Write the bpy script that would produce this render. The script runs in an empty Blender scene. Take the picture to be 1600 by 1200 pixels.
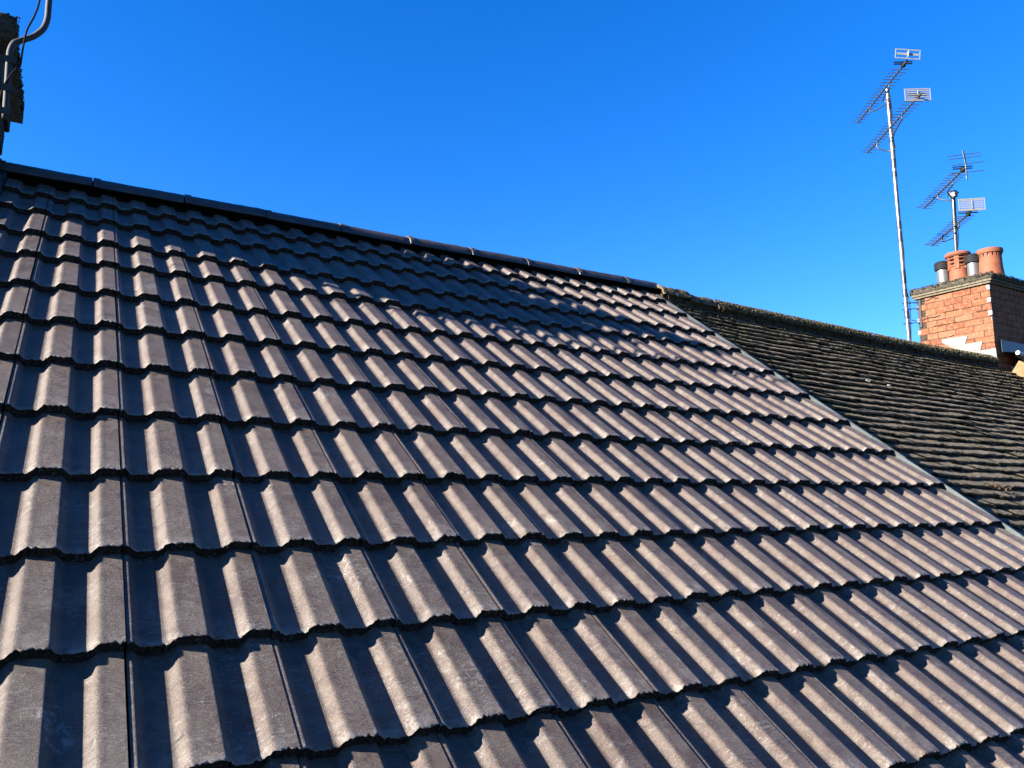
import bpy, bmesh, math, random
import numpy as np
from mathutils import Vector, Matrix
random.seed(7); rng = np.random.default_rng(7)
scene = bpy.context.scene
# ------------------------------------------------------------------ camera
cam_d = bpy.data.cameras.new("camera"); cam = bpy.data.objects.new("camera", cam_d)
scene.collection.objects.link(cam); scene.camera = cam
cam_d.sensor_width = 36.0; cam_d.lens = 1193.2/1600*36.0
cam_d.clip_start = 0.05; cam_d.clip_end = 3000
rx = Vector((0.86106417,-0.50849531,0.00100782)); up = Vector((-0.07527776,-0.12551151,0.98923209)); bk = Vector((-0.50289338,-0.85186817,-0.14635185))
M = Matrix((rx,up,bk)).transposed().to_4x4(); M.translation = Vector((-0.14947931,-1.8333194,6.49879375))
cam.matrix_world = M
# ------------------------------------------------------------------ light
TH = math.radians(35.0); CT, ST = math.cos(TH), math.sin(TH); Z0 = 6.2
sa, sb = 4.25, 1.45                                   # sun direction in roof axes: (-sa, sb, 1)
SUN = Vector((-sa, sb*CT-ST, sb*ST+CT)).normalized()
elev = math.asin(SUN.z); azim = math.atan2(SUN.x, SUN.y)   # azimuth clockwise from +Y
sl = bpy.data.lights.new("sun", 'SUN'); sl.energy = 5.0; sl.angle = math.radians(0.5); sl.color = (1.0, 0.93, 0.84)
so = bpy.data.objects.new("sun", sl); scene.collection.objects.link(so)
so.rotation_euler = SUN.to_track_quat('Z','Y').to_euler(); so.location = (-20, 5, 20)
w = bpy.data.worlds.new("World"); scene.world = w; w.use_nodes = True
nt = w.node_tree; nt.nodes.clear()
out = nt.nodes.new('ShaderNodeOutputWorld'); bg = nt.nodes.new('ShaderNodeBackground')
sky = nt.nodes.new('ShaderNodeTexSky'); sky.sky_type = 'NISHITA'; sky.sun_disc = False
sky.sun_elevation = elev; sky.sun_rotation = azim; sky.air_density = 1.0; sky.dust_density = 0.0; sky.ozone_density = 6.0; sky.altitude = 50
gm = nt.nodes.new('ShaderNodeGamma'); gm.inputs[1].default_value = 1.03
hs = nt.nodes.new('ShaderNodeHueSaturation'); hs.inputs['Saturation'].default_value = 1.205; hs.inputs['Hue'].default_value = 0.5
nt.links.new(sky.outputs[0], gm.inputs[0]); nt.links.new(gm.outputs[0], hs.inputs['Color']); tn = nt.nodes.new('ShaderNodeMix'); tn.data_type='RGBA'; tn.blend_type='MULTIPLY'; tn.inputs[0].default_value=1.0; tn.inputs[7].default_value=(1.0,0.90,1.15,1)
nt.links.new(hs.outputs[0], tn.inputs[6]); nt.links.new(tn.outputs[2], bg.inputs[0]); nt.links.new(bg.outputs[0], out.inputs[0])
bg.inputs[1].default_value = 0.0455
scene.view_settings.view_transform = 'Standard'; scene.view_settings.look = 'None'; scene.view_settings.gamma = 1.0
scene.view_settings.exposure = 2.60
scene.render.engine = 'CYCLES'

# ------------------------------------------------------------------ helpers
def link(o): scene.collection.objects.link(o); return o
def tag(o, label=None, cat=None, group=None, kind=None):
    if label: o['label'] = label
    if cat: o['category'] = cat
    if group: o['group'] = group
    if kind: o['kind'] = kind
    return o
def empty(name, loc, label, cat, group=None):
    o = bpy.data.objects.new(name, None); link(o); o.location = loc; o.empty_display_size = .2
    return tag(o, label, cat, group)
def put(o, parent):
    """parent keeping world placement"""
    if parent:
        bpy.context.view_layer.update()
        o.parent = parent; o.matrix_parent_inverse = Matrix.Identity(4)
        o.matrix_basis = parent.matrix_world.inverted() @ o.matrix_basis
    return o
class MB:
    def __init__(s): s.v=[]; s.f=[]; s.a=[]
    def add(s, vs, fs, a=0.5):
        b=len(s.v); s.v.extend([tuple(x) for x in vs]); s.f.extend([tuple(i+b for i in f) for f in fs]); s.a.extend([a]*len(vs)); return s
    def box(s, x0,x1,y0,y1,z0,z1, a=.5, j=0.0):
        vs=[(x,y,z) for z in (z0,z1) for y in (y0,y1) for x in (x0,x1)]
        if j: vs=[tuple(c+random.uniform(-j,j) for c in v) for v in vs]
        return s.add(vs,[(0,2,3,1),(4,5,7,6),(0,1,5,4),(2,6,7,3),(0,4,6,2),(1,3,7,5)],a)
    def tube(s, pts, r, n=10, a=.5, caps=True):
        pts=[Vector(p) for p in pts]; rs=r if isinstance(r,(list,tuple)) else [r]*len(pts)
        vs=[]; prev=None
        for i,p in enumerate(pts):
            t=(pts[min(i+1,len(pts)-1)]-pts[max(i-1,0)]).normalized()
            if prev is None: x=t.orthogonal().normalized()
            else: x=(prev-t*prev.dot(t)).normalized()
            prev=x; y=t.cross(x)
            for k in range(n):
                q=2*math.pi*k/n; vs.append(p+(x*math.cos(q)+y*math.sin(q))*rs[i])
        fs=[]
        for i in range(len(pts)-1):
            for k in range(n): fs.append((i*n+k, i*n+(k+1)%n,(i+1)*n+(k+1)%n,(i+1)*n+k))
        if caps: fs.append(tuple(reversed(range(n)))); fs.append(tuple(range((len(pts)-1)*n,len(pts)*n)))
        return s.add(vs,fs,a)
    def bar(s, p, q, w, h, upv=(0,0,1), a=.5):
        p,q=Vector(p),Vector(q); t=(q-p).normalized(); x=t.cross(Vector(upv)).normalized(); y=x.cross(t)
        vs=[e+x*i*w/2+y*j*h/2 for e in (p,q) for i,j in ((-1,-1),(1,-1),(1,1),(-1,1))]
        return s.add(vs,[(3,2,1,0),(4,5,6,7),(0,1,5,4),(1,2,6,5),(2,3,7,6),(3,0,4,7)],a)
    def lathe(s, prof, c, n=40, a=.5, jit=0):
        vs=[]; 
        for r,z in prof:
            for k in range(n):
                q=2*math.pi*k/n; vs.append((c[0]+r*math.cos(q),c[1]+r*math.sin(q),c[2]+z))
        fs=[(i*n+k,i*n+(k+1)%n,(i+1)*n+(k+1)%n,(i+1)*n+k) for i in range(len(prof)-1) for k in range(n)]
        return s.add(vs,fs,a)
    def build(s, name, mat, parent=None, smooth=False, angle=None, roof=False, attr=True):
        me=bpy.data.meshes.new(name); me.from_pydata(s.v,[],s.f); me.update()
        if attr and s.a:
            at=me.attributes.new('rnd','FLOAT','POINT'); at.data.foreach_set('value',s.a)
        if smooth:
            me.polygons.foreach_set('use_smooth',[True]*len(me.polygons))
            if angle: me.set_sharp_from_angle(angle=math.radians(angle))
        me.materials.append(mat)
        o=link(bpy.data.objects.new(name,me))
        if roof: o.matrix_basis=ROOFM
        return put(o,parent)
ROOFM = Matrix.Translation((0,0,Z0)) @ Matrix.Rotation(TH,4,'X')
def R2W(u,v,n): return ROOFM @ Vector((u,v,n))
def zroof(Y,n=0): return Z0 + Y*math.tan(TH) + n/CT

# ------------------------------------------------------------------ materials
class MT:
    def __init__(s,name):
        s.m=bpy.data.materials.new(name); s.m.use_nodes=True; s.t=s.m.node_tree; s.b=s.t.nodes['Principled BSDF']
        s.tc=s.t.nodes.new('ShaderNodeTexCoord').outputs['Object']; s.L=s.t.links.new
    def n(s,k,**kw):
        x=s.t.nodes.new(k)
        for a,b in kw.items():
            if a in x.inputs.keys(): x.inputs[a].default_value=b
            else: setattr(x,a,b)
        return x
    def mapping(s,scale=(1,1,1),rot=(0,0,0),loc=(0,0,0)):
        m=s.n('ShaderNodeMapping'); m.inputs['Scale'].default_value=scale; m.inputs['Rotation'].default_value=rot; m.inputs['Location'].default_value=loc
        s.L(s.tc,m.inputs[0]); return m.outputs[0]
    def noise(s,scale,detail=4,rough=.55,vec=None,dist=0):
        x=s.n('ShaderNodeTexNoise'); x.inputs['Scale'].default_value=scale; x.inputs['Detail'].default_value=detail; x.inputs['Roughness'].default_value=rough; x.inputs['Distortion'].default_value=dist
        s.L(vec or s.tc,x.inputs['Vector']); return x.outputs['Fac']
    def ramp(s,src,stops):
        r=s.n('ShaderNodeValToRGB'); e=r.color_ramp.elements
        for i,(p,c) in enumerate(stops):
            c=c if isinstance(c,(tuple,list)) else (c,c,c)
            if i<2: e[i].position=p; e[i].color=(*c,1)
            else: k=e.new(p); k.color=(*c,1)
        s.L(src,r.inputs[0]); return r.outputs[0]
    def math(s,op,a,b=0.0,c=None):
        x=s.n('ShaderNodeMath'); x.operation=op
        for i,q in enumerate([a,b] if c is None else [a,b,c]):
            if isinstance(q,(int,float)): x.inputs[i].default_value=q
            else: s.L(q,x.inputs[i])
        return x.outputs[0]
    def mix(s,fac,a,b,mode='MIX'):
        x=s.n('ShaderNodeMix'); x.data_type='RGBA'; x.blend_type=mode
        for i,q in ((0,fac),(6,a),(7,b)):
            if isinstance(q,(int,float)): x.inputs[i].default_value=q
            elif isinstance(q,(tuple,list)): x.inputs[i].default_value=(*q,1)
            else: s.L(q,x.inputs[i])
        return x.outputs[2]
    def bump(s,h,dist,strength=1.0,prev=None):
        x=s.n('ShaderNodeBump'); x.inputs['Strength'].default_value=strength; x.inputs['Distance'].default_value=dist
        s.L(h,x.inputs['Height'])
        if prev: s.L(prev,x.inputs['Normal'])
        return x.outputs[0]
    def attr(s,name='rnd'):
        x=s.n('ShaderNodeAttribute'); x.attribute_name=name; return x.outputs['Fac']
    def fin(s,col=None,rough=.7,normal=None,metal=0,spec=.5):
        if col is not None:
            if isinstance(col,(tuple,list)): s.b.inputs['Base Color'].default_value=(*col,1)
            else: s.L(col,s.b.inputs['Base Color'])
        if isinstance(rough,(int,float)): s.b.inputs['Roughness'].default_value=rough
        else: s.L(rough,s.b.inputs['Roughness'])
        s.b.inputs['Metallic'].default_value=metal; s.b.inputs['Specular IOR Level'].default_value=spec
        if normal: s.L(normal,s.b.inputs['Normal'])
        return s.m
def mat_tile():
    m=MT('brown_concrete_tile'); r=m.attr()
    base=m.ramp(r,[(0,(.045,.029,.022)),(.4,(.067,.046,.034)),(.75,(.083,.060,.045)),(1,(.060,.046,.038))])
    off=m.n('ShaderNodeCombineXYZ'); 
    m.L(m.math('MULTIPLY',r,37.0),off.inputs[0]); m.L(m.math('MULTIPLY',r,91.0),off.inputs[1]); m.L(m.math('MULTIPLY',r,53.0),off.inputs[2])
    va=m.n('ShaderNodeVectorMath'); va.operation='ADD'; m.L(m.tc,va.inputs[0]); m.L(off.outputs[0],va.inputs[1]); v=va.outputs[0]
    def mp(scale,rot):
        q=m.n('ShaderNodeMapping'); q.inputs['Scale'].default_value=scale; q.inputs['Rotation'].default_value=rot; m.L(v,q.inputs[0]); return q.outputs[0]
    cl=m.noise(9,5,.6,v); col=m.mix(m.ramp(cl,[(.40,0),(.62,1)]),base,(.086,.066,.051))
    fl=m.noise(22,4,.6,v); col=m.mix(m.math('MULTIPLY',m.ramp(fl,[(.50,0),(.60,1)]),.65),col,(.044,.027,.023))
    sp=m.noise(650,2,.6,v); col=m.mix(m.ramp(sp,[(.34,1),(.44,0)]),col,(.036,.030,.027))
    sp2=m.noise(420,2,.5,v); col=m.mix(m.math('MULTIPLY',m.ramp(sp2,[(.60,0),(.68,1)]),.5),col,(.18,.16,.14))
    # pale efflorescence scuffs, in patches; scratchy strokes inside them
    pat=m.ramp(m.noise(7,3,.5,v),[(.46,0),(.60,1)])
    st=m.ramp(m.noise(30,6,.75,mp((1,5,1),(0,0,.5)),1.2),[(.55,0),(.68,1)])
    st2=m.ramp(m.noise(55,5,.7,mp((4,1,1),(0,0,-.35)),.8),[(.60,0),(.70,1)])
    sc=m.math('MULTIPLY',m.math('MAXIMUM',st,st2),pat); col=m.mix(m.math('MULTIPLY',sc,.65),col,(.26,.25,.235))
    blot=m.ramp(m.noise(5.3,3,.55,v),[(.60,0),(.70,1)]); bl2=m.ramp(m.noise(60,8,.8,v,.6),[(.50,0),(.58,1)]); col=m.mix(m.math('MULTIPLY',m.math('MULTIPLY',blot,bl2),.5),col,(.27,.26,.235))
    bl3=m.ramp(m.noise(20,8,.8,mp((1,2.2,1),(0,0,.5)),.5),[(.56,0),(.64,1)]); col=m.mix(m.math('MULTIPLY',bl3,.5),col,(.15,.135,.118))
    dk3=m.ramp(m.noise(90,6,.8,v),[(.36,1),(.46,0)]); col=m.mix(m.math('MULTIPLY',dk3,.5),col,(.035,.024,.019))
    cr=m.math('MULTIPLY',m.ramp(m.noise(85,6,.8,mp((1,1.6,1),(0,0,.4)),.9),[(.615,0),(.65,1)]),m.ramp(m.noise(6.5,4,.6,v),[(.46,0),(.60,1)])); col=m.mix(m.math('MULTIPLY',cr,.8),col,(.34,.32,.29))
    eg=m.attr('edge'); em=m.math('MULTIPLY',eg,m.ramp(m.noise(28,6,.75,v,.4),[(.44,0),(.62,1)])); col=m.mix(m.math('MULTIPLY',em,.75),col,(.22,.20,.175))
    drk=m.ramp(m.noise(38,1,.3,v),[(.80,0),(.82,1)]); col=m.mix(drk,col,(.02,.018,.016))
    g=m.noise(520,3,.6,v); br=m.noise(55,7,.72,mp((1,3.4,1),(0,0,-.55)),.4)
    nb=m.bump(br,.0055,.8); nb=m.bump(g,.0018,.8,nb)
    nb=m.bump(m.noise(11,3,.5,v),.006,.6,nb)
    return m.fin(col,m.ramp(cl,[(.3,.44),(.7,.58)]),nb,spec=.33)
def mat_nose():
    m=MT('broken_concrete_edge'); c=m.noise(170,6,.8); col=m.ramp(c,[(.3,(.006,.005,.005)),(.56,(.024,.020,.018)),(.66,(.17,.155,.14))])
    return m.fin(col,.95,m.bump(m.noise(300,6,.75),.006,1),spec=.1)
def simple(name,col,rough=.7,metal=0,nscale=30,var=.25,bump=.0,bscale=200,spec=.5,detail=5):
    m=MT(name); f=m.noise(nscale,detail,.6)
    c=m.mix(m.ramp(f,[(.3,0),(.7,1)]),tuple(x*(1-var) for x in col),tuple(min(1,x*(1+var)) for x in col))
    nb=m.bump(m.noise(bscale,5,.65),bump,1) if bump else None
    return m.fin(c,rough,nb,metal,spec)
def mat_brick():
    m=MT('orange_red_brick'); r=m.attr()
    c=m.ramp(r,[(0,(.086,.027,.013)),(.35,(.118,.036,.017)),(.7,(.134,.047,.022)),(1,(.128,.058,.032))])
    c=m.mix(m.ramp(m.noise(22,7,.75),[(.46,0),(.66,1)]),c,(.165,.085,.045))
    c=m.mix(m.math('MULTIPLY',m.ramp(m.noise(40,6,.75),[(.54,0),(.64,1)]),.75),c,(.050,.024,.014))
    c=m.mix(m.math('MULTIPLY',m.ramp(m.noise(7,4,.7),[(.60,0),(.72,1)]),.5),c,(.09,.065,.045))
    return m.fin(c,.9,m.bump(m.noise(180,5,.7),.003,.8),spec=.2)
def mat_oldtile():
    m=MT('old_mossy_tile'); r=m.attr()
    c=m.ramp(r,[(0,(.064,.050,.036)),(.5,(.092,.073,.053)),(1,(.124,.100,.074))])
    c=m.mix(m.ramp(m.noise(4,5,.65),[(.45,0),(.6,1)]),c,(.078,.064,.038))
    c=m.mix(m.ramp(m.noise(45,8,.85),[(.50,0),(.60,1)]),c,(.15,.13,.09)); c=m.mix(m.ramp(m.noise(52,7,.85),[(.36,1),(.46,0)]),c,(.026,.022,.015))
    c=m.mix(m.ramp(m.noise(62,3,.6),[(.665,0),(.70,1)]),c,(.42,.40,.34))
    c=m.mix(m.ramp(m.noise(14,4,.7),[(.60,0),(.72,1)]),c,(.085,.048,.025))
    return m.fin(c,.95,m.bump(m.noise(70,8,.85),.014,1),spec=.1)
def mat_moss(name='moss',a=(.030,.028,.014),b=(.050,.041,.019),c3=(.085,.060,.030)):
    m=MT(name); r=m.attr(); c=m.ramp(r,[(0,a),(.55,b),(1,c3)])
    return m.fin(c,1.0,m.bump(m.noise(300,5,.7),.006,1),spec=.05)
M_TILE=mat_tile(); M_NOSE=mat_nose(); M_BRICK=mat_brick(); M_OLD=mat_oldtile(); M_MOSS=mat_moss()
M_RIDGE=simple('ridge_concrete',(.030,.023,.019),.5,0,18,.35,.0012,260)
M_DARKGAP=simple('ridge_gap_shade',(.003,.003,.003),1.0,spec=0.0)  # black stands for the shade in the gap under the ridge caps
M_MORTAR=simple('weathered_mortar',(.034,.024,.016),.95,0,60,.5,.004,200,.1)
M_WHITEMORT=simple('white_mortar',(.15,.145,.135),.9,0,60,.3,.004,150,.2)
M_LEAD=simple('weathered_lead',(.062,.064,.057),.55,.0,25,.35,.0015,60)
M_LEADD=simple('dark_lead',(.018,.024,.028),.45,.2,9,.4,.002,30)
M_GALV=simple('galvanised_steel',(.023,.030,.031),.42,.3,40,.25,.0006,90)
M_GALVD=simple('shade_dark_steel',(.009,.009,.009),.75,.0,30,.35,.0006,90)  # near black: the left mast's silhouette shade is put into the colour
M_ALU=simple('weathered_aluminium',(.13,.13,.126),.35,.65,30,.25)
M_ROD=simple('tarnished_aluminium',(.05,.055,.065),.5,.5,60,.3)
M_TAPE=simple('black_tape',(.012,.012,.014),.45,0,80,.4)
M_CABLE=simple('black_cable',(.008,.008,.009),.9,spec=.1)
M_PALE=simple('pale_reflector_metal',(.16,.16,.155),.5,.2,40,.15)
M_TERRA=simple('terracotta',(.140,.044,.020),.75,0,14,.25,.0015,160,.3)
M_FLUE=simple('grey_metal_flue',(.085,.085,.085),.5,.4,40,.2)
M_FLUEC=simple('black_flue_cap',(.012,.012,.013),.5,0,60,.3)
M_CAP=simple('mossy_cement',(.050,.044,.033),.95,0,45,.6,.012,120,.1)
M_CREAS=simple('pale_creasing_tile',(.082,.069,.046),.85,0,25,.4,.003,140,.2)
M_SHADEBRICK=simple('shade_dark_brick',(.012,.009,.008),.9,0,40,.5,.004,120,.15)  # brick of the shaded left stack, its shade painted into the base colour
M_CREAM=simple('cream_render',(.12,.083,.042),.9,0,12,.3,.002,120,.2)
M_WHITE=simple('white_plastic',(.22,.22,.21),.4,0,20,.1)
M_DECK=simple('roof_felt',(.015,.014,.013),.95)
M_UPVC=simple('black_gutter_plastic',(.02,.02,.02),.35)
def mat_wall():
    m=MT('red_brick_wall'); mp=m.mapping((1,1,1),(math.pi/2,0,0)); b=m.n('ShaderNodeTexBrick'); m.L(mp,b.inputs[0])
    b.inputs['Scale'].default_value=4.4; b.inputs['Color1'].default_value=(.22,.08,.05,1); b.inputs['Color2'].default_value=(.30,.12,.07,1); b.inputs['Mortar'].default_value=(.3,.27,.22,1)
    b.inputs['Mortar Size'].default_value=.02; b.inputs['Row Height'].default_value=.33; b.inputs['Brick Width'].default_value=1.0
    return m.fin(b.outputs[0],.9)
M_WALL=mat_wall()
def mat_ground():
    m=MT('lawn_ground'); c=m.ramp(m.noise(.35,8,.7),[(.3,(.03,.05,.015)),(.6,(.06,.085,.025)),(.8,(.10,.09,.05))])
    return m.fin(c,1,m.bump(m.noise(12,8,.8),.05,1),spec=.1)
M_GROUND=mat_ground()
M_GLASS=simple('window_glass',(.02,.03,.035),.05)

# ------------------------------------------------------------------ setting
g=MB(); g.add([(-1500,-1500,0),(1500,-1500,0),(1500,1500,0),(-1500,1500,0)],[(0,1,2,3)]); go=g.build('ground',M_GROUND); tag(go,kind='structure')

# ------------------------------------------------------------------ house 1: new concrete tiles
YR = 3.55*CT; ZR = Z0+3.55*ST
def house_shell(root, x0, x1, yf, apexY, apexZ, n, ze, mat=M_WALL):
    """walls with gable triangles; front wall at yf"""
    yb = 2*apexY-yf
    m=MB()
    m.add([(x0,yf,0),(x1,yf,0),(x1,yf,ze),(x0,yf,ze),(x0,yb,0),(x1,yb,0),(x1,yb,ze),(x0,yb,ze),(x0,apexY,apexZ),(x1,apexY,apexZ)],
          [(0,1,2,3),(5,4,7,6),(4,0,3,8,7),(1,5,6,9,2)])
    return m.build('wall',mat,root)
H1 = empty('terraced_house',(0.4,-1.3,0),'house with new brown concrete roll tiles filling the foreground','house','terraced houses in one row')
house_shell(H1,-3.0,3.93,-1.45,YR,ZR-.12,0,zroof(-1.45,-.14))
deck=MB(); deck.add([(-3,-2.02,-.075),(3.93,-2.02,-.075),(3.93,3.55,-.075),(-3,3.55,-.075),(-3,-2.02,-.12),(3.93,-2.02,-.12),(3.93,3.55,-.12),(-3,3.55,-.12)],
    [(0,1,2,3),(7,6,5,4),(0,4,5,1),(1,5,6,2),(3,7,4,0)])
VS=[-1.985,-1.65,-1.32,-.99,-.659,-.324,0,.322,.658,.991,1.327,1.662,1.994,2.34,2.629,2.971,3.253,3.565]
H=.029
# roll profile over a 0.15 m period
def prof_raw(u):
    u=np.mod(u,.15)
    q=np.clip((u-.0768)/.0232,0,1); sm_=q*q*(3-2*q)
    return np.where((u>.05)&(u<.11),-.0205*(1-sm_),np.interp(u,[0,.0115,.0255,.032,.074,.0805,.0985,.1499],[-.0019,-.0022,-.0190,-.0207,-.0207,-.0190,0,-.0019]))
_uu=np.arange(-.03,.19,.0005); _k=np.exp(-.5*(np.arange(-16,17)*.0005/.0020)**2); _k/=_k.sum()
_pp=np.convolve(prof_raw(_uu),_k,'same')
def prof(u): return np.interp(np.mod(u,.15),_uu,_pp)
US=np.unique(np.round(np.concatenate([np.arange(.0005,.2972,.0035),[.0008,.0015,.2972]]),5))
def smooth_noise(n,s):
    a=rng.normal(0,1,n+8*s); k=np.ones(s)/s; return np.convolve(a,k,'same')[4*s:4*s+n]*math.sqrt(s)
def build_tiles():
    V=[];F=[];A=[];MI=[];base=0;ED=[]
    wts=[0,.0015,.005,.012,.03,.08,.16,.25,.33,1.0]
    for j in range(len(VS)-1):
        v0=VS[j]; v1=VS[j+1]; L=(v1-v0); ext=L+.055 if j<len(VS)-2 else L-.005
        if j==len(VS)-2: L=.33
        for i in range(-10,13):
            us=US.copy(); u0=i*.3
            if v0>2.6 or v1>2.9:
                if i<-2: continue
                if i==-2: us=us[us>.1]
            du,dn,dr,dv=rng.normal(0,.0008),rng.normal(0,.0006),rng.normal(0,.0020),rng.normal(0,.0018)
            twist=rng.normal(0,.0022)
            if i==12: us=np.concatenate([us[:-1],[.2975,.301,.305,.309,.313,.317,.321,.325,.3285,.330]])
            n=len(us); P=np.where(us>.2972,-.0008*(us>.327),prof(us))
            chip=smooth_noise(n,2)*.0013+smooth_noise(n,7)*.0010+np.maximum(0,rng.normal(-.001,.0018,n))
            # worn corners and bites out of the nose
            for _ in range(rng.integers(1,4)):
                c=rng.uniform(0,.2975); wd=rng.uniform(.003,.010); chip+=rng.uniform(.001,.005)*np.exp(-((us-c)/wd)**2)
            rows=[]
            lip=us*0
            # nose face rows (bottom up)
            for k,fz in enumerate([-.0272,-.020,-.012,-.006]):
                ro=chip+smooth_noise(n,2)*.0016+np.abs(rng.normal(0,.0018,n))*(1 if k else .5)+.0015*k*0
                nn=P+fz+rng.normal(0,.0011,n)
                rows.append((us+u0+du, v0+dv+ro+.0015, nn, 0.0))
            for k,wv in enumerate(wts):
                if wv==1.0: wv=ext
                elif wv>ext: continue
                rd={0:-.0022,1:-.0008,2:-.0002}.get(k,0)
                ro=chip*max(0,1-wv/.03)
                rows.append((us+u0+du, v0+dv+wv+ro*(wv<.03), P+rd+(rng.normal(0,.0006,n) if k==0 else 0), wv))
            R=len(rows)
            X=np.array([r[0] for r in rows]); Y=np.array([r[1] for r in rows]); Wv=np.array([[r[3]] for r in rows])*np.ones((1,n))
            N=np.array([r[2] for r in rows]) - H*Wv/L + dn + twist*(X-u0-.15) + .0012*np.sin((X-u0)/.3*math.pi)*(1-Wv/L)
            N[:, :] -= .0028*np.clip(1-(X-u0-du)/.013,0,1)**.5 if True else 0          # lap sliver sits a hair low
            Y = Y + dr*(X-u0-.15)
            vv=np.stack([X,Y,N],-1).reshape(-1,3)
            rr=float(np.clip(rng.beta(2.2,2.2),0,1))
            idx=lambda r,c: base+r*n+c
            for r in range(R-1):
                for c in range(n-1):
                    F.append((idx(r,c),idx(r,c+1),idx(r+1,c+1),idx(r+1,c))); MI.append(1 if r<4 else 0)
            # side walls
            nb=len(vv); sv=[]
            for col in (0,n-1):
                for r in range(4,R): sv.append(vv[r*n+col]+np.array([0,0,-.022]))
            sv=np.array(sv); cnt=R-4
            for s,col in enumerate((0,n-1)):
                for r in range(cnt-1):
                    a,b=idx(r+4,col),idx(r+5,col); c_,d=base+nb+s*cnt+r+1,base+nb+s*cnt+r
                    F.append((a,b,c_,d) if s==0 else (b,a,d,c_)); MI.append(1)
            V.append(vv); V.append(sv); A+= [rr]*(len(vv)+len(sv)); ED.append(np.exp(-(Wv/.022)).reshape(-1)); ED.append(np.zeros(len(sv))); base+=len(vv)+len(sv)
    V=np.concatenate(V)
    me=bpy.data.meshes.new('roof_tiles'); me.from_pydata(V.tolist(),[],F); me.update()
    at=me.attributes.new('rnd','FLOAT','POINT'); at.data.foreach_set('value',A)
    at=me.attributes.new('edge','FLOAT','POINT'); at.data.foreach_set('value',np.concatenate(ED).astype(np.float32))
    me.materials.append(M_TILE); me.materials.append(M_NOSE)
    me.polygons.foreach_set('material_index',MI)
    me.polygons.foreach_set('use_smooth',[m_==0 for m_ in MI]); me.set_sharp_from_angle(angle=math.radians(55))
    o=link(bpy.data.objects.new('roof',me)); o.matrix_basis=ROOFM; return put(o,H1)
roof1=build_tiles()
deck.build('roof_deck',M_DECK,roof1,roof=True)
bs=MB(); bs.add([(-3,YR,ZR-.02),(3.93,YR,ZR-.02),(3.93,2*YR+1.7,ZR-.02-(YR+1.7)*math.tan(TH)),(-3,2*YR+1.7,ZR-.02-(YR+1.7)*math.tan(TH))],[(0,1,2,3)])
bs.build('rear_slope',M_RIDGE,roof1)
# ridge caps
def ridge_cap(x0,x1,yc,zt,mat,parent,r=.100,seed=0,old=False,name='ridge_tile'):
    rs=random.Random(seed); m=MB(); cols=[]
    angs=[math.radians(a) for a in np.linspace(-82,82,21)]
    xs=[x0,x0+.003,x0+.035,x0+.037]+list(np.linspace(x0+.05,x1-.004,10))+[x1]
    dz=rs.uniform(-.002,.002); tilt=rs.uniform(-.003,.003)
    def pt(x,a,rr):
        e=(.0010*rs.gauss(0,1) if not old else .004*rs.gauss(0,1))
        return (x, yc+math.sin(a)*(rr+e)*1.0, zt-r+math.cos(a)*(rr+e)*(0.93)+dz+tilt*(x-x0)/.45)
    vs=[]
    for x in xs:
        rr=r-.003 if x in (x0,x1) else r
        if x0+.036<x: rr-=.006
        for a in angs: vs.append(pt(x,a,rr))
    n=len(angs)
    fs=[(i*n+k,i*n+k+1,(i+1)*n+k+1,(i+1)*n+k) for i in range(len(xs)-1) for k in range(n-1)]
    b=len(vs)
    for x in (x0+.001,x1-.001):
        for a in angs: vs.append(pt(x,a,r-.022))
    for s,(o0,i0) in enumerate(((0,b),((len(xs)-1)*n,b+n))):
        fs+=[((o0+k,o0+k+1,i0+k+1,i0+k) if s else (o0+k+1,o0+k,i0+k,i0+k+1)) for k in range(n-1)]
    for k in (0,n-1):
        fs+=[(k,b+k,b+n+k,(len(xs)-1)*n+k)]
    m.add(vs,fs,rs.random())
    return m.build(name,mat,parent,smooth=True,angle=40)
JX=[-.545,-.104,.365,.829,1.295,1.768,2.237,2.697,3.156,3.629,3.925]
ZCAP=ZR+.050
JX=[-.149+(x+.149)*1.013 for x in JX[:-1]]+[4.015]
for k in range(len(JX)-1): ridge_cap(JX[k],JX[k+1]-.004,YR,ZCAP,M_RIDGE,roof1,seed=k)
for k in range(3): ridge_cap(-1.95-.46*k,-1.494-.46*k,YR,ZCAP,M_RIDGE,roof1,seed=k+50)
fl=MB(); fl.box(-.54,4.005,YR-.05,YR+.05,ZR-.09,ZR+.01); fl.build('ridge_filler',M_DARKGAP,roof1)  # filler under the caps, coloured as the shaded gap
# small eaves gutter
gt=MB()
prf=[(math.sin(a)*.056,-math.cos(a)*.056) for a in np.linspace(-math.pi/2,math.pi/2,12)]
ey=-2.03*CT; ez=Z0-2.03*ST-.07
gt.add([(x,ey+a,ez+b) for x in (-3,3.93) for a,b in prf],[(k,k+1,12+k+1,12+k) for k in range(11)])
gt.build('gutter',M_UPVC,H1,smooth=True)
# verge strip: upright galvanised bonding gutter between the two roofs
vs_=MB(); 
for k in range(24):
    a=-2.0+k*(5.38/24); b=a+5.38/24+.0
    w1,w2=[random.gauss(0,.0012) for _ in range(2)]
    vs_.box(3.936,3.940,a,b,-.07,-.006+w1*.6)
    vs_.box(3.940,3.948,a,b,-.010+w1*.6,-.006+w1*.6)
    vs_.box(3.948,3.951,a,b,-.10,-.006+w2*.6)
vs_.build('verge_strip',M_GALV,roof1,roof=True)
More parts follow.
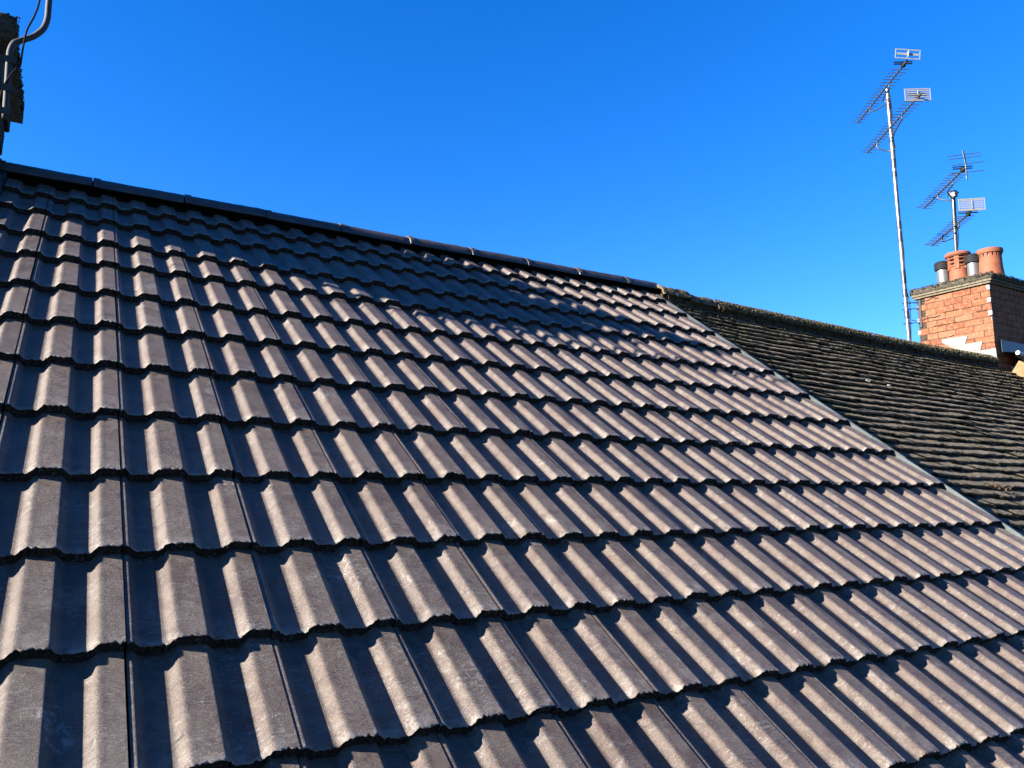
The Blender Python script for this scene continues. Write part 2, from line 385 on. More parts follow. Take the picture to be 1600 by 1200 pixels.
# lead saddle between ridge end and left chimney
ls=MB()
N=10
for a,(v0,v1) in enumerate(((2.60,2.95),(2.95,3.30),(3.30,3.55))):
    ls.add([(-.72,v0,.004+.006*a),(-.503,v0,.002+.006*a),(-.503,v1+.05,.004+.006*a),(-.72,v1+.05,.012+.006*a),
            (-.72,v0,-.02),(-.503,v0,-.03),(-.503,v1+.05,-.03),(-.72,v1+.05,-.02)],[(0,1,2,3),(0,4,5,1),(1,5,6,2)])
ls.box(-.72,-.535,3.42,3.56,.03,.055)
ls.build('lead_soaker',M_LEADD,roof1,roof=True)

# ------------------------------------------------------------------ brickwork helper
def brick_stack(m_b, m_m, x0,x1,y0,y1,z0,z1, step=0.075, off=0, jit=.0026):
    """adds bricks to m_b, mortar core to m_m"""
    h=.0655; rc=.005
    m_m.box(x0+rc,x1-rc,y0+rc,y1-rc,z0,z1-.001)
    nrow=int(round((z1-z0)/step)); st=(z1-z0)/nrow
    for r in range(nrow):
        za=z0+r*st+.0032; zb=z0+(r+1)*st-.0032
        for face in range(4):
            if face==0: a0,a1=y0,y1
            elif face==1: a0,a1=x0,x1
            elif face==2: a0,a1=y0,y1
            else: a0,a1=x0,x1
            alt=(r+off+face)%2
            p=a0 + (0 if alt else .1025+.0)
            # at corners the brick that belongs to this face starts at a0 when alt else after header
            end=a1-(0 if not alt else .1025)
            p+= .004 if not alt else 0
            while p<end-.02:
                q=min(p+.215,end)
                if end-q<.05: q=end
                a=random.random(); d=random.uniform(-.002,.002); e=[random.uniform(-jit,jit) for _ in range(2)]
                if face==0: m_b.box(x0+d,x0+.1,p+.0034*(p>a0+.001),q-.0034*(q<a1-.001),za+e[0],zb+e[1],a,.0015)
                if face==2: m_b.box(x1-.1,x1+d,p+.0034*(p>a0+.001),q-.0034*(q<a1-.001),za+e[0],zb+e[1],a,.0015)
                if face==1: m_b.box(p+.0034*(p>a0+.001),q-.0034*(q<a1-.001),y0+d,y0+.1,za+e[0],zb+e[1],a,.0015)
                if face==3: m_b.box(p+.0034*(p>a0+.001),q-.0034*(q<a1-.001),y1-.1,y1+d,za+e[0],zb+e[1],a,.0015)
                p=q
def blobs(m, pts, r0, r1, flat=.5, a=None):
    for p in pts:
        r=random.uniform(r0,r1); f=flat*random.uniform(.6,1.3)
        vs=[(1,0,0),(-1,0,0),(0,1,0),(0,-1,0),(0,0,1),(0,0,-1),(.6,.6,.5),(-.6,.6,.5),(.6,-.6,.5),(-.6,-.6,.5)]
        q=random.uniform(0,3.1); c,s=math.cos(q),math.sin(q)
        vv=[]
        for x,y,z in vs:
            k=r*random.uniform(.75,1.25); vv.append((p[0]+(x*c-y*s)*k,p[1]+(x*s+y*c)*k,p[2]+z*k*f))
        fs=[(4,6,7),(4,7,9),(4,9,8),(4,8,6),(6,2,7),(7,1,9),(9,3,8),(8,0,6),(0,2,6),(2,1,7),(1,3,9),(3,0,8),(2,0,5),(1,2,5),(3,1,5),(0,3,5)]
        m.add(vv,fs,random.random() if a is None else a)
def rough_slab(x0,x1,y0,y1,z0,z1,nx,ny,amp,crown=0.0,edge=.0,ctr=None):
    m=MB(); vs=[];
    rs=rng.normal(0,1,(nx+1,ny+1))
    for i in range(nx+1):
        for j in range(ny+1):
            a=i/nx; b=j/ny; bo=min(a,1-a,b,1-b)
            z=z1+crown*min(1,bo*3.2)+amp*rs[i,j]
            ex=amp*rng.normal() if bo==0 else 0; ey_=amp*rng.normal() if bo==0 else 0
            vs.append((x0+(x1-x0)*a+ex,y0+(y1-y0)*b+ey_,z-edge*(bo==0)))
    fs=[(i*(ny+1)+j,(i+1)*(ny+1)+j,(i+1)*(ny+1)+j+1,i*(ny+1)+j+1) for i in range(nx) for j in range(ny)]
    ring=[(i,0) for i in range(nx)]+[(nx,j) for j in range(ny)]+[(i,ny) for i in range(nx,0,-1)]+[(0,j) for j in range(ny,0,-1)]
    b=len(vs)
    for i,j in ring: 
        v=vs[i*(ny+1)+j]; vs.append((v[0]+rng.normal()*amp*.5,v[1]+rng.normal()*amp*.5,z0))
    n=len(ring)
    for k in range(n):
        i,j=ring[k]; i2,j2=ring[(k+1)%n]
        fs.append((b+k,b+(k+1)%n,i2*(ny+1)+j2,i*(ny+1)+j))
    fs.append(tuple(b+k for k in reversed(range(n))))
    m.add(vs,fs); return m

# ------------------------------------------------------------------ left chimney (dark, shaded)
CX0,CX1,CY0,CY1=-1.5,-.575,2.39,3.22
mb,mm=MB(),MB()
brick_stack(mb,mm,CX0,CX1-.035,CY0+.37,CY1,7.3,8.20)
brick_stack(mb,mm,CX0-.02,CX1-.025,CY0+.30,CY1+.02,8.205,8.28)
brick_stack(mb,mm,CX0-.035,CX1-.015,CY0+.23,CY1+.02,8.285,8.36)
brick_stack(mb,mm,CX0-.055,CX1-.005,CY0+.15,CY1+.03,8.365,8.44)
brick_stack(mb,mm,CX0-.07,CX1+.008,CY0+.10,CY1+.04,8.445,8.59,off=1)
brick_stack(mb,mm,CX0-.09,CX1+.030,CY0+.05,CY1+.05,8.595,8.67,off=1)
ch1=mb.build('chimney',M_SHADEBRICK,H1); mm.build('mortar',M_SHADEBRICK,ch1)
cap=rough_slab(CX0-.11,CX1+.082,CY0-.05,CY1+.065,8.675,8.83,26,26,.005,.03,.02); cap.build('chimney_cap',M_CAP,ch1,smooth=True)
mo=MB(); pts=[]
for _ in range(900):
    t=random.random(); s=random.choice((0,0,1))
    if s==0: pts.append((CX1+.080+random.gauss(0,.004),CY0-.05+t*(CY1-CY0+.11),8.69+random.random()*.13))
    else: pts.append((CX0+t*(CX1-CX0+.1),CY0-.05+random.gauss(0,.006),8.69+random.random()*.13))
for _ in range(160): pts.append((CX1+.006+random.gauss(0,.002),CY0+.12+random.random()*(CY1-CY0-.1),8.45+random.random()*.14))
blobs(mo,pts,.003,.008,.8); mm_=mo.build('moss',mat_moss('shade_dark_moss',(.006,.008,.004),(.014,.016,.007),(.03,.028,.012)),ch1); tag(mm_,kind='stuff')  # moss colours darkened to carry the shade on this stack
def pot(parent,c,r,h,mat,holes=False,name='chimney_pot'):
    m=MB(); prof_=[(r*1.12,0),(r*1.10,.02),(r*1.0,.06),(r*.97,h*.7),(r*1.0,h-.06),(r*1.14,h-.05),(r*1.18,h-.025),(r*1.14,h),(r*.98,h+.003),(r*.86,h-.01),(r*.8,h*.3),(.002,h*.3)]
    m.lathe(prof_,c,44); o=m.build(name,mat,parent,smooth=True,angle=35); return o
pot(ch1,(-.85,2.66,8.79),.14,.44,M_TERRA); pot(ch1,(-.87,3.02,8.79),.14,.46,M_TERRA); pot(ch1,(-1.25,2.82,8.79),.13,.42,M_TERRA)

# cranked aerial mast fixed to the left chimney
LM=empty('cranked_aerial_mast',(-.47,2.16,8.15),'dull galvanised cranked aerial pole clamped to the dark mossy chimney','aerial mast')
m=MB(); pth=[(-.478,2.13,8.19),(-.482,2.13,8.35),(-.486,2.13,8.49),(-.484,2.132,8.53),(-.474,2.136,8.565),(-.455,2.14,8.585),(-.41,2.15,8.625),(-.385,2.152,8.655),(-.366,2.154,8.69),(-.356,2.156,8.74),(-.356,2.157,8.80),(-.360,2.16,9.1),(-.37,2.16,9.9)]
def catm(P,k=5):
    P=[Vector(p) for p in P]; o=[]
    for i in range(len(P)-1):
        a=P[max(i-1,0)];b=P[i];c=P[i+1];d=P[min(i+2,len(P)-1)]
        for s in range(k):
            t=s/k; o.append(.5*((2*b)+(c-a)*t+(2*a-5*b+4*c-d)*t*t+(3*b-3*c+d-a)*t**3))
    o.append(P[-1]); return o
m.tube(catm(pth,4),.0135,14); m.build('pole',M_GALVD,LM,smooth=True)
m=MB()
for z in (8.22,8.33,8.47):
    m.box(-.60,-.455,2.142,2.150,z-.012,z+.012); m.box(-.60,-.585,2.150,2.62,z-.012,z+.012); m.tube([(-.50,2.112,z),(-.455,2.112,z)],.005,6); m.box(-.503,-.457,2.106,2.112,z-.015,z+.015)
m.box(-.53,-.505,2.136,2.165,8.22,8.50)
m.build('bracket',M_GALVD,LM)
m=MB(); m.tube(catm([(-.44,2.12,8.46),(-.436,2.12,8.56),(-.428,2.12,8.64),(-.405,2.12,8.72),(-.393,2.13,8.80),(-.385,2.14,8.95),(-.368,2.15,9.3)],6),.0042,8); m.tube(catm([(-.44,2.12,8.46),(-.47,2.11,8.40),(-.50,2.11,8.30),(-.51,2.10,8.1),(-.52,2.12,7.85)],6),.0042,8)
m.build('cable',M_CABLE,LM,smooth=True)

YR = 3.48*CT; ZR = Z0+3.48*ST
# ------------------------------------------------------------------ house 2: old plain tiles
def n2(u,v): 
    return -.03-.055*(1-math.exp(-max(0,u-3.95)/.45))-.0075*(u-4)+.012*math.sin(u*1.1+v*.7)+.006*math.sin(v*2.3+1.0)
H2=empty('terraced_house',(6.6,-1.3,0),'neighbouring house with an old mossy plain tiled roof running to the brick chimney','house','terraced houses in one row')
X2=9.17
house_shell(H2,3.98,X2,-1.45,YR,ZR-.22,0,zroof(-1.45,-.24))
om=MB(); lips=[]
G=.0985; v=-2.0; row=0
VT=3.42
while v<VT:
    w_=.168; u=3.978-(.084 if row%2 else 0); ext=min(G+.05,3.50-v)
    rowj=random.gauss(0,.002)
    while u<X2:
        a0=max(u,3.978); a1=min(u+w_-.003,X2)
        if a1-a0>.02:
            dn=random.gauss(0,.0022); dv=random.gauss(0,.0035)+rowj; sag=random.gauss(0,.0015); a=random.betavariate(2,2)
            if random.random()<.012: dv-=random.uniform(.005,.02)
            nu=5; vs=[]; t=.017
            for kk,(vo,no) in enumerate(((.035,-t-.006),(.004,-t),(0,-t*.35),(.003,0),(.05,-.010),(ext,-.026*ext/G))):
                for i in range(nu+1):
                    uu=a0+(a1-a0)*i/nu
                    jn=random.gauss(0,.0014) if 0<kk<5 else 0; jv=random.gauss(0,.003) if 0<kk<4 else 0
                    vv=v+dv+vo+jv
                    vs.append((uu+random.gauss(0,.0008),vv,n2(uu,v)+no+dn+sag*(i-2.5)/2.5+jn))
            fs=[(r*(nu+1)+i,r*(nu+1)+i+1,(r+1)*(nu+1)+i+1,(r+1)*(nu+1)+i) for r in range(5) for i in range(nu)]
            b=len(vs)
            om.add(vs,fs,a); lips.append((a0,a1,v+dv))
        u+=w_
    v+=G; row+=1
roof2=om.build('roof',M_OLD,H2,roof=True)
d2=MB(); K=24
vs=[];
for i in range(K+1):
    u=3.978+(X2-3.978)*i/K
    for vv in (-2.02,0,2,3.5): vs.append((u,vv,n2(u,vv)-.05))
d2.add(vs,[(i*4+k,(i+1)*4+k,(i+1)*4+k+1,i*4+k+1) for i in range(K) for k in range(3)]); d2.build('roof_deck',M_DECK,roof2,roof=True)
bs=MB(); bs.add([(3.98,YR,ZR-.11),(X2,YR,ZR-.13),(X2,2*YR+1.7,ZR-.1-(YR+1.7)*math.tan(TH)),(3.98,2*YR+1.7,ZR-.1-(YR+1.7)*math.tan(TH))],[(0,1,2,3)]); bs.build('rear_slope',M_OLD,roof2)
gt=MB(); gt.add([(x,ey+a,ez-.1+b) for x in (3.98,X2) for a,b in prf],[(k,k+1,12+k+1,12+k) for k in range(11)]); gt.build('gutter',M_UPVC,H2,smooth=True)
# old ridge caps
M_OLDR=simple('old_ridge_tile',(.075,.060,.038),.95,0,26,.5,.006,110,.1)
x=3.985; k=0
def zr2(x): return Z0+3.48*ST+n2(x,3.4)/CT*1.0
while x<8.98:
    x2=min(x+.305,9.0); ridge_cap(x,x2-.006,YR+random.gauss(0,.004),zr2(x)+.076+random.gauss(0,.0015),M_OLDR,roof2,r=.12,seed=100+k,old=True); x=x2; k+=1
wm=MB(); wm.tube([(4.60,YR-.11,zr2(4.6)-.045),(4.598,YR-.10,zr2(4.6)+.0),(4.597,YR-.05,zr2(4.6)+.052)],.005,6); wm.build('mortar_joint',M_WHITEMORT,roof2)
# mortar bedding under ridge
bd=MB(); x=3.99
while x<9.0:
    bd.box(x,x+.06,YR-.09+random.gauss(0,.006),YR+.09,zr2(x)-.12,zr2(x)-.01+random.gauss(0,.006),random.random(),.004); x+=.06
bd.build('ridge_mortar',M_MORTAR,roof2)
# moss on the old roof
mo=MB(); pts=[]
for a0,a1,v in lips:
    dens=.35+2.4*max(0,(v-2.5))+ (3.2 if (a0>7.3 and v>1.6) else 0)
    for _ in range(np.random.default_rng(int(a0*1000+v*7000)%99991).poisson(dens)):
        u=random.uniform(a0,a1); vv=v+abs(random.gauss(0,.012)) if random.random()<.75 else v+random.uniform(0,G)
        pts.append((u,vv,n2(u,v)+.002-(vv-v)*.2))
blobs(mo,pts,.004,.010,.6)
mso=mo.build('moss',M_MOSS,roof2,roof=True); tag(mso,kind='stuff')
mo=MB(); pts=[]
for _ in range(5200):
    x=random.uniform(4.62,9.0); q=math.radians(random.triangular(-105,50,-60)); pts.append((x,YR+math.sin(q)*.124,zr2(x)-.038+math.cos(q)*.115))
blobs(mo,pts,.003,.009,.7)
mo.build('ridge_moss',mat_moss('yellow_moss',(.03,.03,.014),(.075,.065,.033),(.15,.13,.085)),roof2)['kind']='stuff'

# ------------------------------------------------------------------ right chimney
BX0,BX1,BY0,BY1=9.0,9.9,2.76,3.64
mb,mm=MB(),MB()
brick_stack(mb,mm,BX0,BX1,BY0,BY1,7.73,8.958)
ch2=mb.build('chimney',M_BRICK,H2); mm.build('mortar',M_MORTAR,ch2)
cr=MB(); 
for L,(o,z0,z1) in enumerate(((.028,8.962,8.981),(.042,8.988,9.010))):
    for (ax,a0,a1) in (('y0',BX0-o,BX1+o),('x0',BY0-o,BY1+o),('y1',BX0-o,BX1+o),('x1',BY0-o,BY1+o)):
        p=a0
        while p<a1-.01:
            q=min(p+.26+.07*L,a1); d=random.gauss(0,.0025); 
            if ax=='y0': cr.box(p,q-.003,BY0-o+d,BY0+.06,z0,z1,random.random(),.001)
            if ax=='y1': cr.box(p,q-.003,BY1-.06,BY1+o+d,z0,z1,random.random(),.001)
            if ax=='x0': cr.box(BX0-o+d,BX0+.06,max(p,BY0-o+.004),q-.003,z0+.0007,z1+.0007,random.random(),.001)
            if ax=='x1': cr.box(BX1-.06,BX1+o+d,max(p,BY0-o+.004),q-.003,z0+.0007,z1+.0007,random.random(),.001)
            p=q
cr.build('creasing_course',M_CREAS,ch2)
cap=rough_slab(BX0-.052,BX1+.052,BY0-.055,BY1+.055,9.014,9.080,40,40,.0065,.07,.012); cap.build('chimney_cap',M_CAP,ch2,smooth=True)
mo=MB(); pts=[]
for _ in range(700):
    t=random.random(); 
    if random.random()<.6: pts.append((BX0-.05+random.gauss(0,.01),BY0-.05+t*(BY1-BY0+.1),9.05+random.random()*.045))
    else: pts.append((BX0-.05+t*(BX1-BX0+.1),BY0-.052+random.gauss(0,.006),9.045+random.random()*.045))
blobs(mo,pts,.004,.012,.6); mo.build('moss',mat_moss('cap_lichen',(.025,.023,.016),(.055,.05,.033),(.12,.10,.07)),ch2)['kind']='stuff'
# white mortar repairs up the corners
wq=MB()
class Each:
    def __init__(s,name,mat,par): s.q=(name,mat,par)
    def box(s,*a): m=MB(); m.box(*a); m.build(*s.q)
wq=Each('corner_mortar',M_WHITEMORT,ch2)
for k in range(1,13,1):
    z=8.958-k*.0752
    if k in (1,3,5) and z>8.2:
        wq.box(BX0-.009,BX0+.02,BY0-.006,BY0+.035,z+.004,z+.062,.5,.004)
    elif z>8.5 and k%3==0: wq.box(BX0-.005,BX0+.02,BY0-.003,BY0+.012,z+.02,z+.05,.5,.003)
    if k in (4,6) and z>8.3: wq.box(BX0-.006,BX0+.02,BY1-.03,BY1+.008,z+.004,z+.05,.5,.004)
# ragged pointing lines smeared over the brick face
sm=MB()
for k in range(14):
    y=random.uniform(BY0+.05,BY1-.1); r=random.randint(2,11); z=8.958-r*.0758+random.gauss(0,.003); L=random.uniform(.04,.2)
    P=[(BX0-.0035,y+L*i/6,z+random.gauss(0,.004)) for i in range(7)]; sm=MB(); sm.tube(P,[random.uniform(.003,.006) for _ in P],6); sm.build('smeared_pointing',M_MORTAR,ch2)
# stepped lead flashing on left face
fm=MB()
def zr_(Y): return zroof(Y,-.085)
for k,P in enumerate(([(3.36,8.402),(3.053,8.394),(3.095,8.276),(3.10,8.18),(3.36,8.36)],[(3.19,8.299),(2.886,8.298),(2.923,8.195),(2.93,8.06),(3.19,8.24)],[(3.02,8.196),(2.752,8.197),(2.744,7.945),(2.88,8.02),(3.02,8.12)])):
    x=BX0-.006-.004*(k%2)
    fm=MB(); n_=len(P)
    fm.add([(x+random.gauss(0,.002),y,z) for y,z in P]+[(x+.003,y,z) for y,z in P],[tuple(range(n_)),tuple(reversed(range(n_,2*n_)))]+[(i,n_+i,n_+(i+1)%n_,(i+1)%n_) for i in range(n_)])
    fm.build('lead_flashing',M_LEAD,ch2)
# pots and flue terminals
def slotted_pot(c,r,h):
    m=MB(); m.lathe([(r*1.02,0),(r*.98,.05),(r*.94,h*.42)],c,44)
    m.lathe([(r*.94,h*.42),(r*.97,h*.44),(r*.97,h*.455),(r*.94,h*.47),(r*.94,h*.52)],c,44)
    for k in range(3):
        z=h*(.555+.115*k); m.lathe([(r*.80,z-.012),(r*1.0,z-.008),(r*(1.02+.05*k),z),(r*(1.02+.05*k),z+.010),(r*.8,z+.016)],c,44)
    m.lathe([(r*.8,h*.86),(r*1.12,h*.86),(r*1.28,h*.90),(r*1.30,h*.95),(r*1.2,h),(r*.9,h),(r*.85,h*.9)],c,44)
    for q in range(6):
        a=q*math.pi/3+.35; m.bar((c[0]+r*.92*math.cos(a),c[1]+r*.92*math.sin(a),c[2]+h*.45),(c[0]+r*.92*math.cos(a),c[1]+r*.92*math.sin(a),c[2]+h*.9),.05,.03,(math.cos(a),math.sin(a),0))
    o=m.build('chimney_pot',M_TERRA,ch2,smooth=True,angle=35); o['label']='slotted terracotta pot with a flared rim'
    m=MB(); m.lathe([(r*.76,h*.4),(r*.76,h*.9)],c,32); m.build('pot_liner',M_FLUEC,ch2); return o
slotted_pot((9.235,3.215,9.10),.112,.385)
c=(9.26,2.855,9.09); r=.125; h=.345
m=MB(); m.lathe([(r*1.08,0),(r*1.06,.05),(r*1.0,.12),(r*.97,h-.10)],c,44); 
nh=16
for k in range(nh):   # ring of vent holes: piers between them
    a0=2*math.pi*k/nh; vs=[]
    for q in np.linspace(a0,a0+2*math.pi/nh*.62,5):
        for rr,zz in ((r*.97,h-.10),(r*1.0,h-.066),(r*.90,h-.066),(r*.90,h-.10)): vs.append((c[0]+rr*math.cos(q),c[1]+rr*math.sin(q),c[2]+zz))
    m.add(vs,[(4*i+j,4*(i+1)+j,4*(i+1)+(j+1)%4,4*i+(j+1)%4) for i in range(4) for j in range(4)]+[(0,1,2,3),(19,18,17,16)])
m.lathe([(r*.9,h-.066),(r*1.0,h-.066),(r*1.10,h-.055),(r*1.14,h-.03),(r*1.12,h-.006),(r*1.02,h),(r*.85,h-.004),(r*.8,h-.06)],c,44)
o=m.build('chimney_pot',M_TERRA,ch2,smooth=True,angle=35); o['label']='wide terracotta pot with a ring of vent holes'
m=MB(); m.lathe([(r*.86,h-.2),(r*.86,h-.05)],c,32); m.build('pot_liner',M_FLUEC,ch2)
for n_,c in enumerate(((9.19,3.385,9.10),(9.19,3.015,9.10))):
    h=.305 if n_==0 else .295
    m=MB(); m.lathe([(.10,-.02),(.078,.03),(.070,.06),(.070,h-.09),(.076,h-.088),(.076,h-.082)],c,32); fl_=m.build('flue_terminal',M_FLUE,ch2,smooth=True,angle=35)
    m=MB(); 
    for k in range(4):
        z=h-.088+.022*k; m.lathe([(.06,z),(.092,z-.004),(.097,z+.004),(.092,z+.013),(.06,z+.010)],c,36)
    m.lathe([(.001,h+.01),(.07,h+.01),(.09,h-.002)],c,36)
    m.build('cap',M_FLUEC,fl_,smooth=True,angle=35)

# ------------------------------------------------------------------ house 3 behind/right of the chimney
H3=empty('terraced_house',(11.5,-1.3,0),'farther house with a cream rendered roof edge in front of the brick chimney','house','terraced houses in one row')
x0=9.20; x1=15
house_shell(H3,x0+.12,x1,-1.45,YR,ZR-.12,0,zroof(-1.45,-.1))
def slab(m,xa,xb,v0,v1,na,nb):
    m.add([(xa,v0,na),(xb,v0,na),(xb,v1,na),(xa,v1,na),(xa,v0,nb),(xb,v0,nb),(xb,v1,nb),(xa,v1,nb)],[(3,2,1,0),(4,5,6,7),(0,1,5,4),(1,2,6,5),(2,3,7,6),(3,0,4,7)])
m=MB()
v=-2.0
while v<3.45:
    L=min(.33,3.48-v)
    u=x0+.02
    while u<x1:
        m.add([(u,v,.03),(u+.295,v,.03),(u+.295,v,.055),(u,v,.055),(u+.295,v+L+.03,.03),(u,v+L+.03,.03)],[(0,1,2,3),(3,2,4,5)],random.random()); u+=.3
    v+=.33
rf3=m.build('roof',M_RIDGE,H3,roof=True)
m=MB(); m.box(x0-.07,x0+.05,-2.0,3.17,-.30,.02); m.build('party_wall',M_CREAM,H3,roof=True)
m=MB(); pass; m.box(9.11,9.92,2.742,2.756,8.15,8.30); m.add([(9.11,2.742,8.16),(9.92,2.742,8.16),(9.92,2.60,8.13),(9.11,2.60,8.13)],[(0,1,2,3)]); m.build('lead_apron',M_LEADD,rf3)
m=MB(); m.tube([(9.12,2.585,8.125),(9.27,2.585,8.105)],.024,14); m.build('white_trim',M_WHITE,H3)
m=MB()
bs=MB(); bs.add([(x0,YR,ZR+.0),(x1,YR,ZR+.0),(x1,2*YR+1.7,ZR-(YR+1.7)*math.tan(TH)),(x0,2*YR+1.7,ZR-(YR+1.7)*math.tan(TH))],[(0,1,2,3)]); bs.build('rear_slope',M_RIDGE,rf3)

# ------------------------------------------------------------------ TV aerials
def yagi(parent, A, B, nd, panel=True, l0=.235, l1=.15, tilt=0.0):
    """A = far tip, B = reflector end; horizontal boom"""
    A,B=Vector(A),Vector(B); d=(B-A).normalized(); e=Vector((-d.y,d.x,0)).normalized(); 
    if e.x>0: e=-e
    Lb=(B-A).length
    m=MB(); m.bar(A,B,.016,.016); boom=m.build('aerial',M_ROD,parent)
    for k in range(nd):
        t=k/(nd-1)*.86; p=A+d*(Lb*t)+Vector((0,0,.010)); l=l1+(l0-l1)*t+random.gauss(0,.004); s=random.gauss(0,.02)
        if k==0: s=.12
        m=MB(); m.tube([p+e*l/2+Vector((0,0,s*l/2)),p-e*l/2-Vector((0,0,s*l/2))],.0050,6); m.build('director',M_ROD,boom)
    c=A+d*(Lb*.93)
    m=MB(); m.bar(c+e*.11+Vector((0,0,.02)),c-e*.11+Vector((0,0,.02)),.02,.008); m.bar(c+e*.11+Vector((0,0,.045)),c-e*.11+Vector((0,0,.045)),.02,.006)
    m.box(c.x-.02,c.x+.02,c.y-.02,c.y+.02,c.z-.02,c.z+.03); m.build('dipole',M_CABLE,boom)
    # cradle arm under the boom
    return boom,d,e,Lb
def arm(parent,boom,P,d,A,Lb,t0,t1,drop):
    a=A+d*(Lb*t0); b=A+d*(Lb*t1)
    m=MB(); m.tube(catm([b,b+Vector((0,0,-.06)),b-d*(Lb*(t1-t0)*.35)+Vector((0,0,-drop*.8)),P+Vector((0,0,-drop)),a+Vector((0,0,-drop*.55)),a],6),.009,8); m.build('support_arm',M_GALV,boom,smooth=True)
def panel(boom,c,e,w=.5,h=.20,tilt=0.0,bars=5,wide=False):
    w*=.60; h*=.64; m=MB(); u_=Vector((0,0,1)); e2=(e+u_*tilt).normalized(); u2=(u_-e*tilt).normalized(); n_=e2.cross(u2)
    for s in (-1,1):
        m.bar(c+e2*s*(w/2-.007)-u2*(h/2-.014),c+e2*s*(w/2-.007)+u2*(h/2-.014),.014,.004,n_.cross(u2))
        m.bar(c+e2*w/2+u2*s*(h/2-.007),c-e2*w/2+u2*s*(h/2-.007),.005,.014,u2)
    if wide: # broad blank middle and cross strips
        m.bar(c-u2*(h/2-.024),c+u2*(h/2-.024),.06,.004,n_.cross(u2)); m.bar(c+e2*(w/2-.02),c-e2*(w/2-.02),.0045,.028,u2)
    else:
        for k in range(bars): m.bar(c+e2*(w/2-.02)+u2*(-h/2+(k+1)*h/(bars+1)),c-e2*(w/2-.02)+u2*(-h/2+(k+1)*h/(bars+1)),.003,.013,u2)
        m.bar(c-u2*(h/2-.024),c+u2*(h/2-.024),.03,.0035,n_.cross(u2))
    return m.build('reflector',M_PALE,boom)
def mast(name,b,t,r,label,bands,mat=M_ALU):
    root=empty(name,b,label,'tv aerial','television aerial masts at the brick chimney')
    b,t=Vector(b),Vector(t); m=MB(); m.tube([b,t],r,16); m.build('pole',mat,root,smooth=True,angle=40)
    for k,(f,l) in enumerate(bands):
        m=MB(); p=b+(t-b)*f; q=b+(t-b)*(f+l); m.tube([p,p+(q-p)*.3,p+(q-p)*.6,q],[r*1.10,r*1.16,r*1.12,r*1.14],16); m.build('tape_band',M_TAPE,root)
    return root,b,t
m1,b,t=mast('tv_aerial_mast',(8.912,3.72,8.30),(8.8479,3.72,11.80),.0255,'tall pale pole with two long aerials beside the brick chimney',[(.92,.022),(.80,.010),(.69,.035),(.655,.02),(.455,.03),(.405,.04),(.25,.05),(.20,.03),(.12,.03)])
A,B=Vector((9.283,4.465,11.777)),Vector((8.395,3.158,11.777))
boom,d,e,Lb=yagi(m1,A,B,19); arm(m1,boom,Vector((8.848,3.70,11.777)),d,A,Lb,.30,.66,.16)
panel(boom,B+Vector((-.03,-.05,.045))+e*.02,e,.50,.20,.12,4,True)
A,B=Vector((8.988,4.158,11.128)),Vector((8.118,2.859,11.128))
boom,d,e,Lb=yagi(m1,A,B,19); arm(m1,boom,Vector((8.86,3.70,11.128)),d,A,Lb,.22,.66,.18)
panel(boom,B-e*.0+Vector((0,0,.03))+(A-B)*.06,e,.50,.24,.0,5)
m=MB()
m.tube(catm([(8.85,3.70,11.76),(8.80,3.66,11.66),(8.82,3.66,11.5),(8.87,3.695,11.42),(8.852,3.695,11.30),(8.872,3.695,10.9),(8.86,3.695,10.2),(8.895,3.692,9.6),(8.87,3.694,9.2),(8.93,3.69,8.9),(8.90,3.69,8.4)],8),.0045,8)
m.build('cable',M_CABLE,m1,smooth=True)
m=MB()
for z in (8.66,8.84,8.98-.06):
    m.bar((8.90,3.69,z),(9.005,3.61,z+.004),.022,.006); m.tube([(8.86,3.69,z),(8.95,3.69,z)],.006,8); m.tube([(8.86,3.75,z),(8.95,3.75,z)],.006,8)
m.bar((8.995,3.60,8.60),(8.995,3.60,8.95),.03,.012,(1,0,0))
m.build('bracket',M_GALVD,m1)
m=MB()   # lashing wire round the stack
for z in (8.70,8.93):
    P=[(8.93,3.68,z),(8.99,3.655,z-.01)]+[(8.992,3.64-.07*i,z+random.gauss(0,.01)) for i in range(1,5)]
    m=MB(); m.tube(P,.0045,6); m.build('lashing_wire',M_GALV,m1)

m2,b,t=mast('tv_aerial_mast',(9.45,3.36,9.10),(9.45,3.318,10.386),.0225,'shorter dark taped pole with two aerials rising behind the terracotta pots',[(.50,.05),(.62,.16),(.80,.15),(.10,.12),(.28,.05)],M_GALV)
A,B=Vector((9.796,3.917,10.416)),Vector((8.935,2.866,10.416))
boom,d,e,Lb=yagi(m2,A,B,16,l0=.22,l1=.19); arm(m2,boom,Vector((9.45,3.32,10.38)),d,A,Lb,.38,.70,.12)
m=MB()
for dz,dx,l in ((.17,.06,.36),(.115,.03,.36),(.015,-.03,.36),(-.08,.0,.36)):
    p=B+Vector((0,0,dz))-d*(dx-.03); m.tube([p+e*l/2+Vector((0,0,-.012)),p-e*l/2+Vector((0,0,.012))],.0045,6)
m.build('reflector',M_ROD,boom)
m=MB(); m.bar(B+Vector((0,0,.22))-d*.04,B+Vector((0,0,.05)),.03,.008,(0,1,0)); m.bar(B+Vector((0,0,.05)),B+Vector((0,0,-.16))-d*.0,.02,.008,(0,1,0)); m.build('reflector_bracket',M_GALV,boom)
m=MB(); m.box(9.42,9.48,3.28,3.35,10.30,10.38); m.tube([(9.45,3.25,10.34),(9.45,3.39,10.34)],.01,8); m.build('clamp',M_TAPE,m2)
A,B=Vector((9.921,3.916,9.909)),Vector((9.10,2.937,9.909))
boom,d,e,Lb=yagi(m2,A,B,17,l0=.22,l1=.18); arm(m2,boom,Vector((9.45,3.33,9.909)),d,A,Lb,.30,.70,.13)
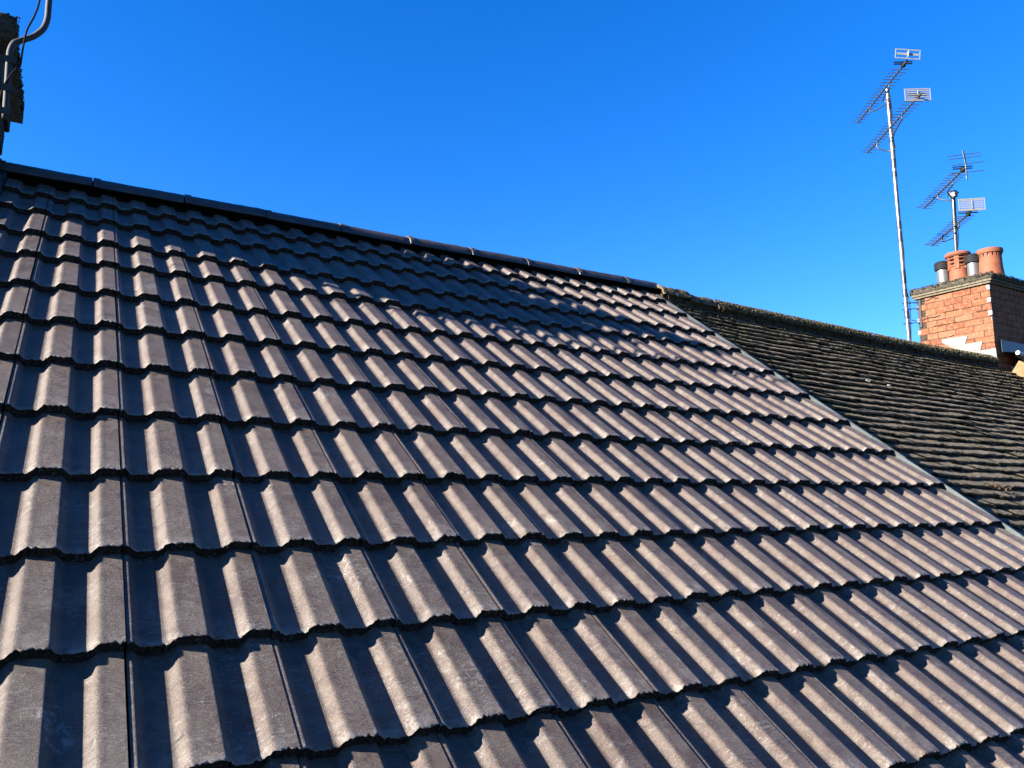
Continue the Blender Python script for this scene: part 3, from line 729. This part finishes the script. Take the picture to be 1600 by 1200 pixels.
panel(boom,B+(B-A).normalized()*.03+Vector((0,0,.08))+e*.0,e,.50,.24,.0,6)
m=MB(); m.tube(catm([(9.43,3.30,10.33),(9.425,3.31,10.0),(9.475,3.31,9.8),(9.42,3.32,9.5),(9.46,3.33,9.2)],8),.0045,8); m.build('cable',M_CABLE,m2,smooth=True)

# ------------------------------------------------------------------ loose bits on the old roof
def flake(name,u,v,n,s,mat,label,cat,seed):
    r=random.Random(seed); o=MB(); k=7; vs=[(s*r.uniform(.6,1.1)*math.cos(2*math.pi*i/k),s*r.uniform(.5,.9)*math.sin(2*math.pi*i/k),z) for z in (0,s*.45) for i in range(k)]
    o.add(vs,[tuple(range(k,2*k)),tuple(reversed(range(k)))]+[(i,(i+1)%k,k+(i+1)%k,k+i) for i in range(k)])
    q=o.build(name,mat); q.matrix_basis=ROOFM@Matrix.Translation((u,v,n))@Matrix.Rotation(r.uniform(-.4,.4),4,'X'); tag(q,label,cat,'mortar chips on the old roof'); return q
flake('mortar_chip',5.25,2.19,n2(5.25,2.19)+.010,.028,M_WHITEMORT,'pale mortar chip lying mid slope on the old mossy roof, nearer the new tiles','debris',1)
flake('mortar_chip',5.48,2.16,n2(5.48,2.16)+.008,.020,M_WHITEMORT,'smaller low mortar crumb just right of the larger chip on the old roof','debris',2)
M_LEAF=simple('dry_leaf',(.065,.036,.016),.8,0,40,.4)
lf=MB()
for _ in range(46):
    u,v=4.68+random.gauss(0,.055),.72+random.gauss(0,.035); n_=n2(u,v)+.008; q=random.uniform(0,6.28); s=random.uniform(.012,.028)
    dx,dy=math.cos(q)*s,math.sin(q)*s; h=random.uniform(.002,.02)
    lf.add([(u,v,n_),(u+dx*.5-dy*.3,v+dy*.5+dx*.3,n_+h),(u+dx,v+dy,n_+h*.5),(u+dx*.5+dy*.3,v+dy*.5-dx*.3,n_+h*.3)],[(0,1,2,3)],random.random())
lo=lf.build('dead_leaves',M_LEAF,roof=True); tag(lo,'small scatter of dry orange brown leaves on the old roof near the metal strip','leaves')
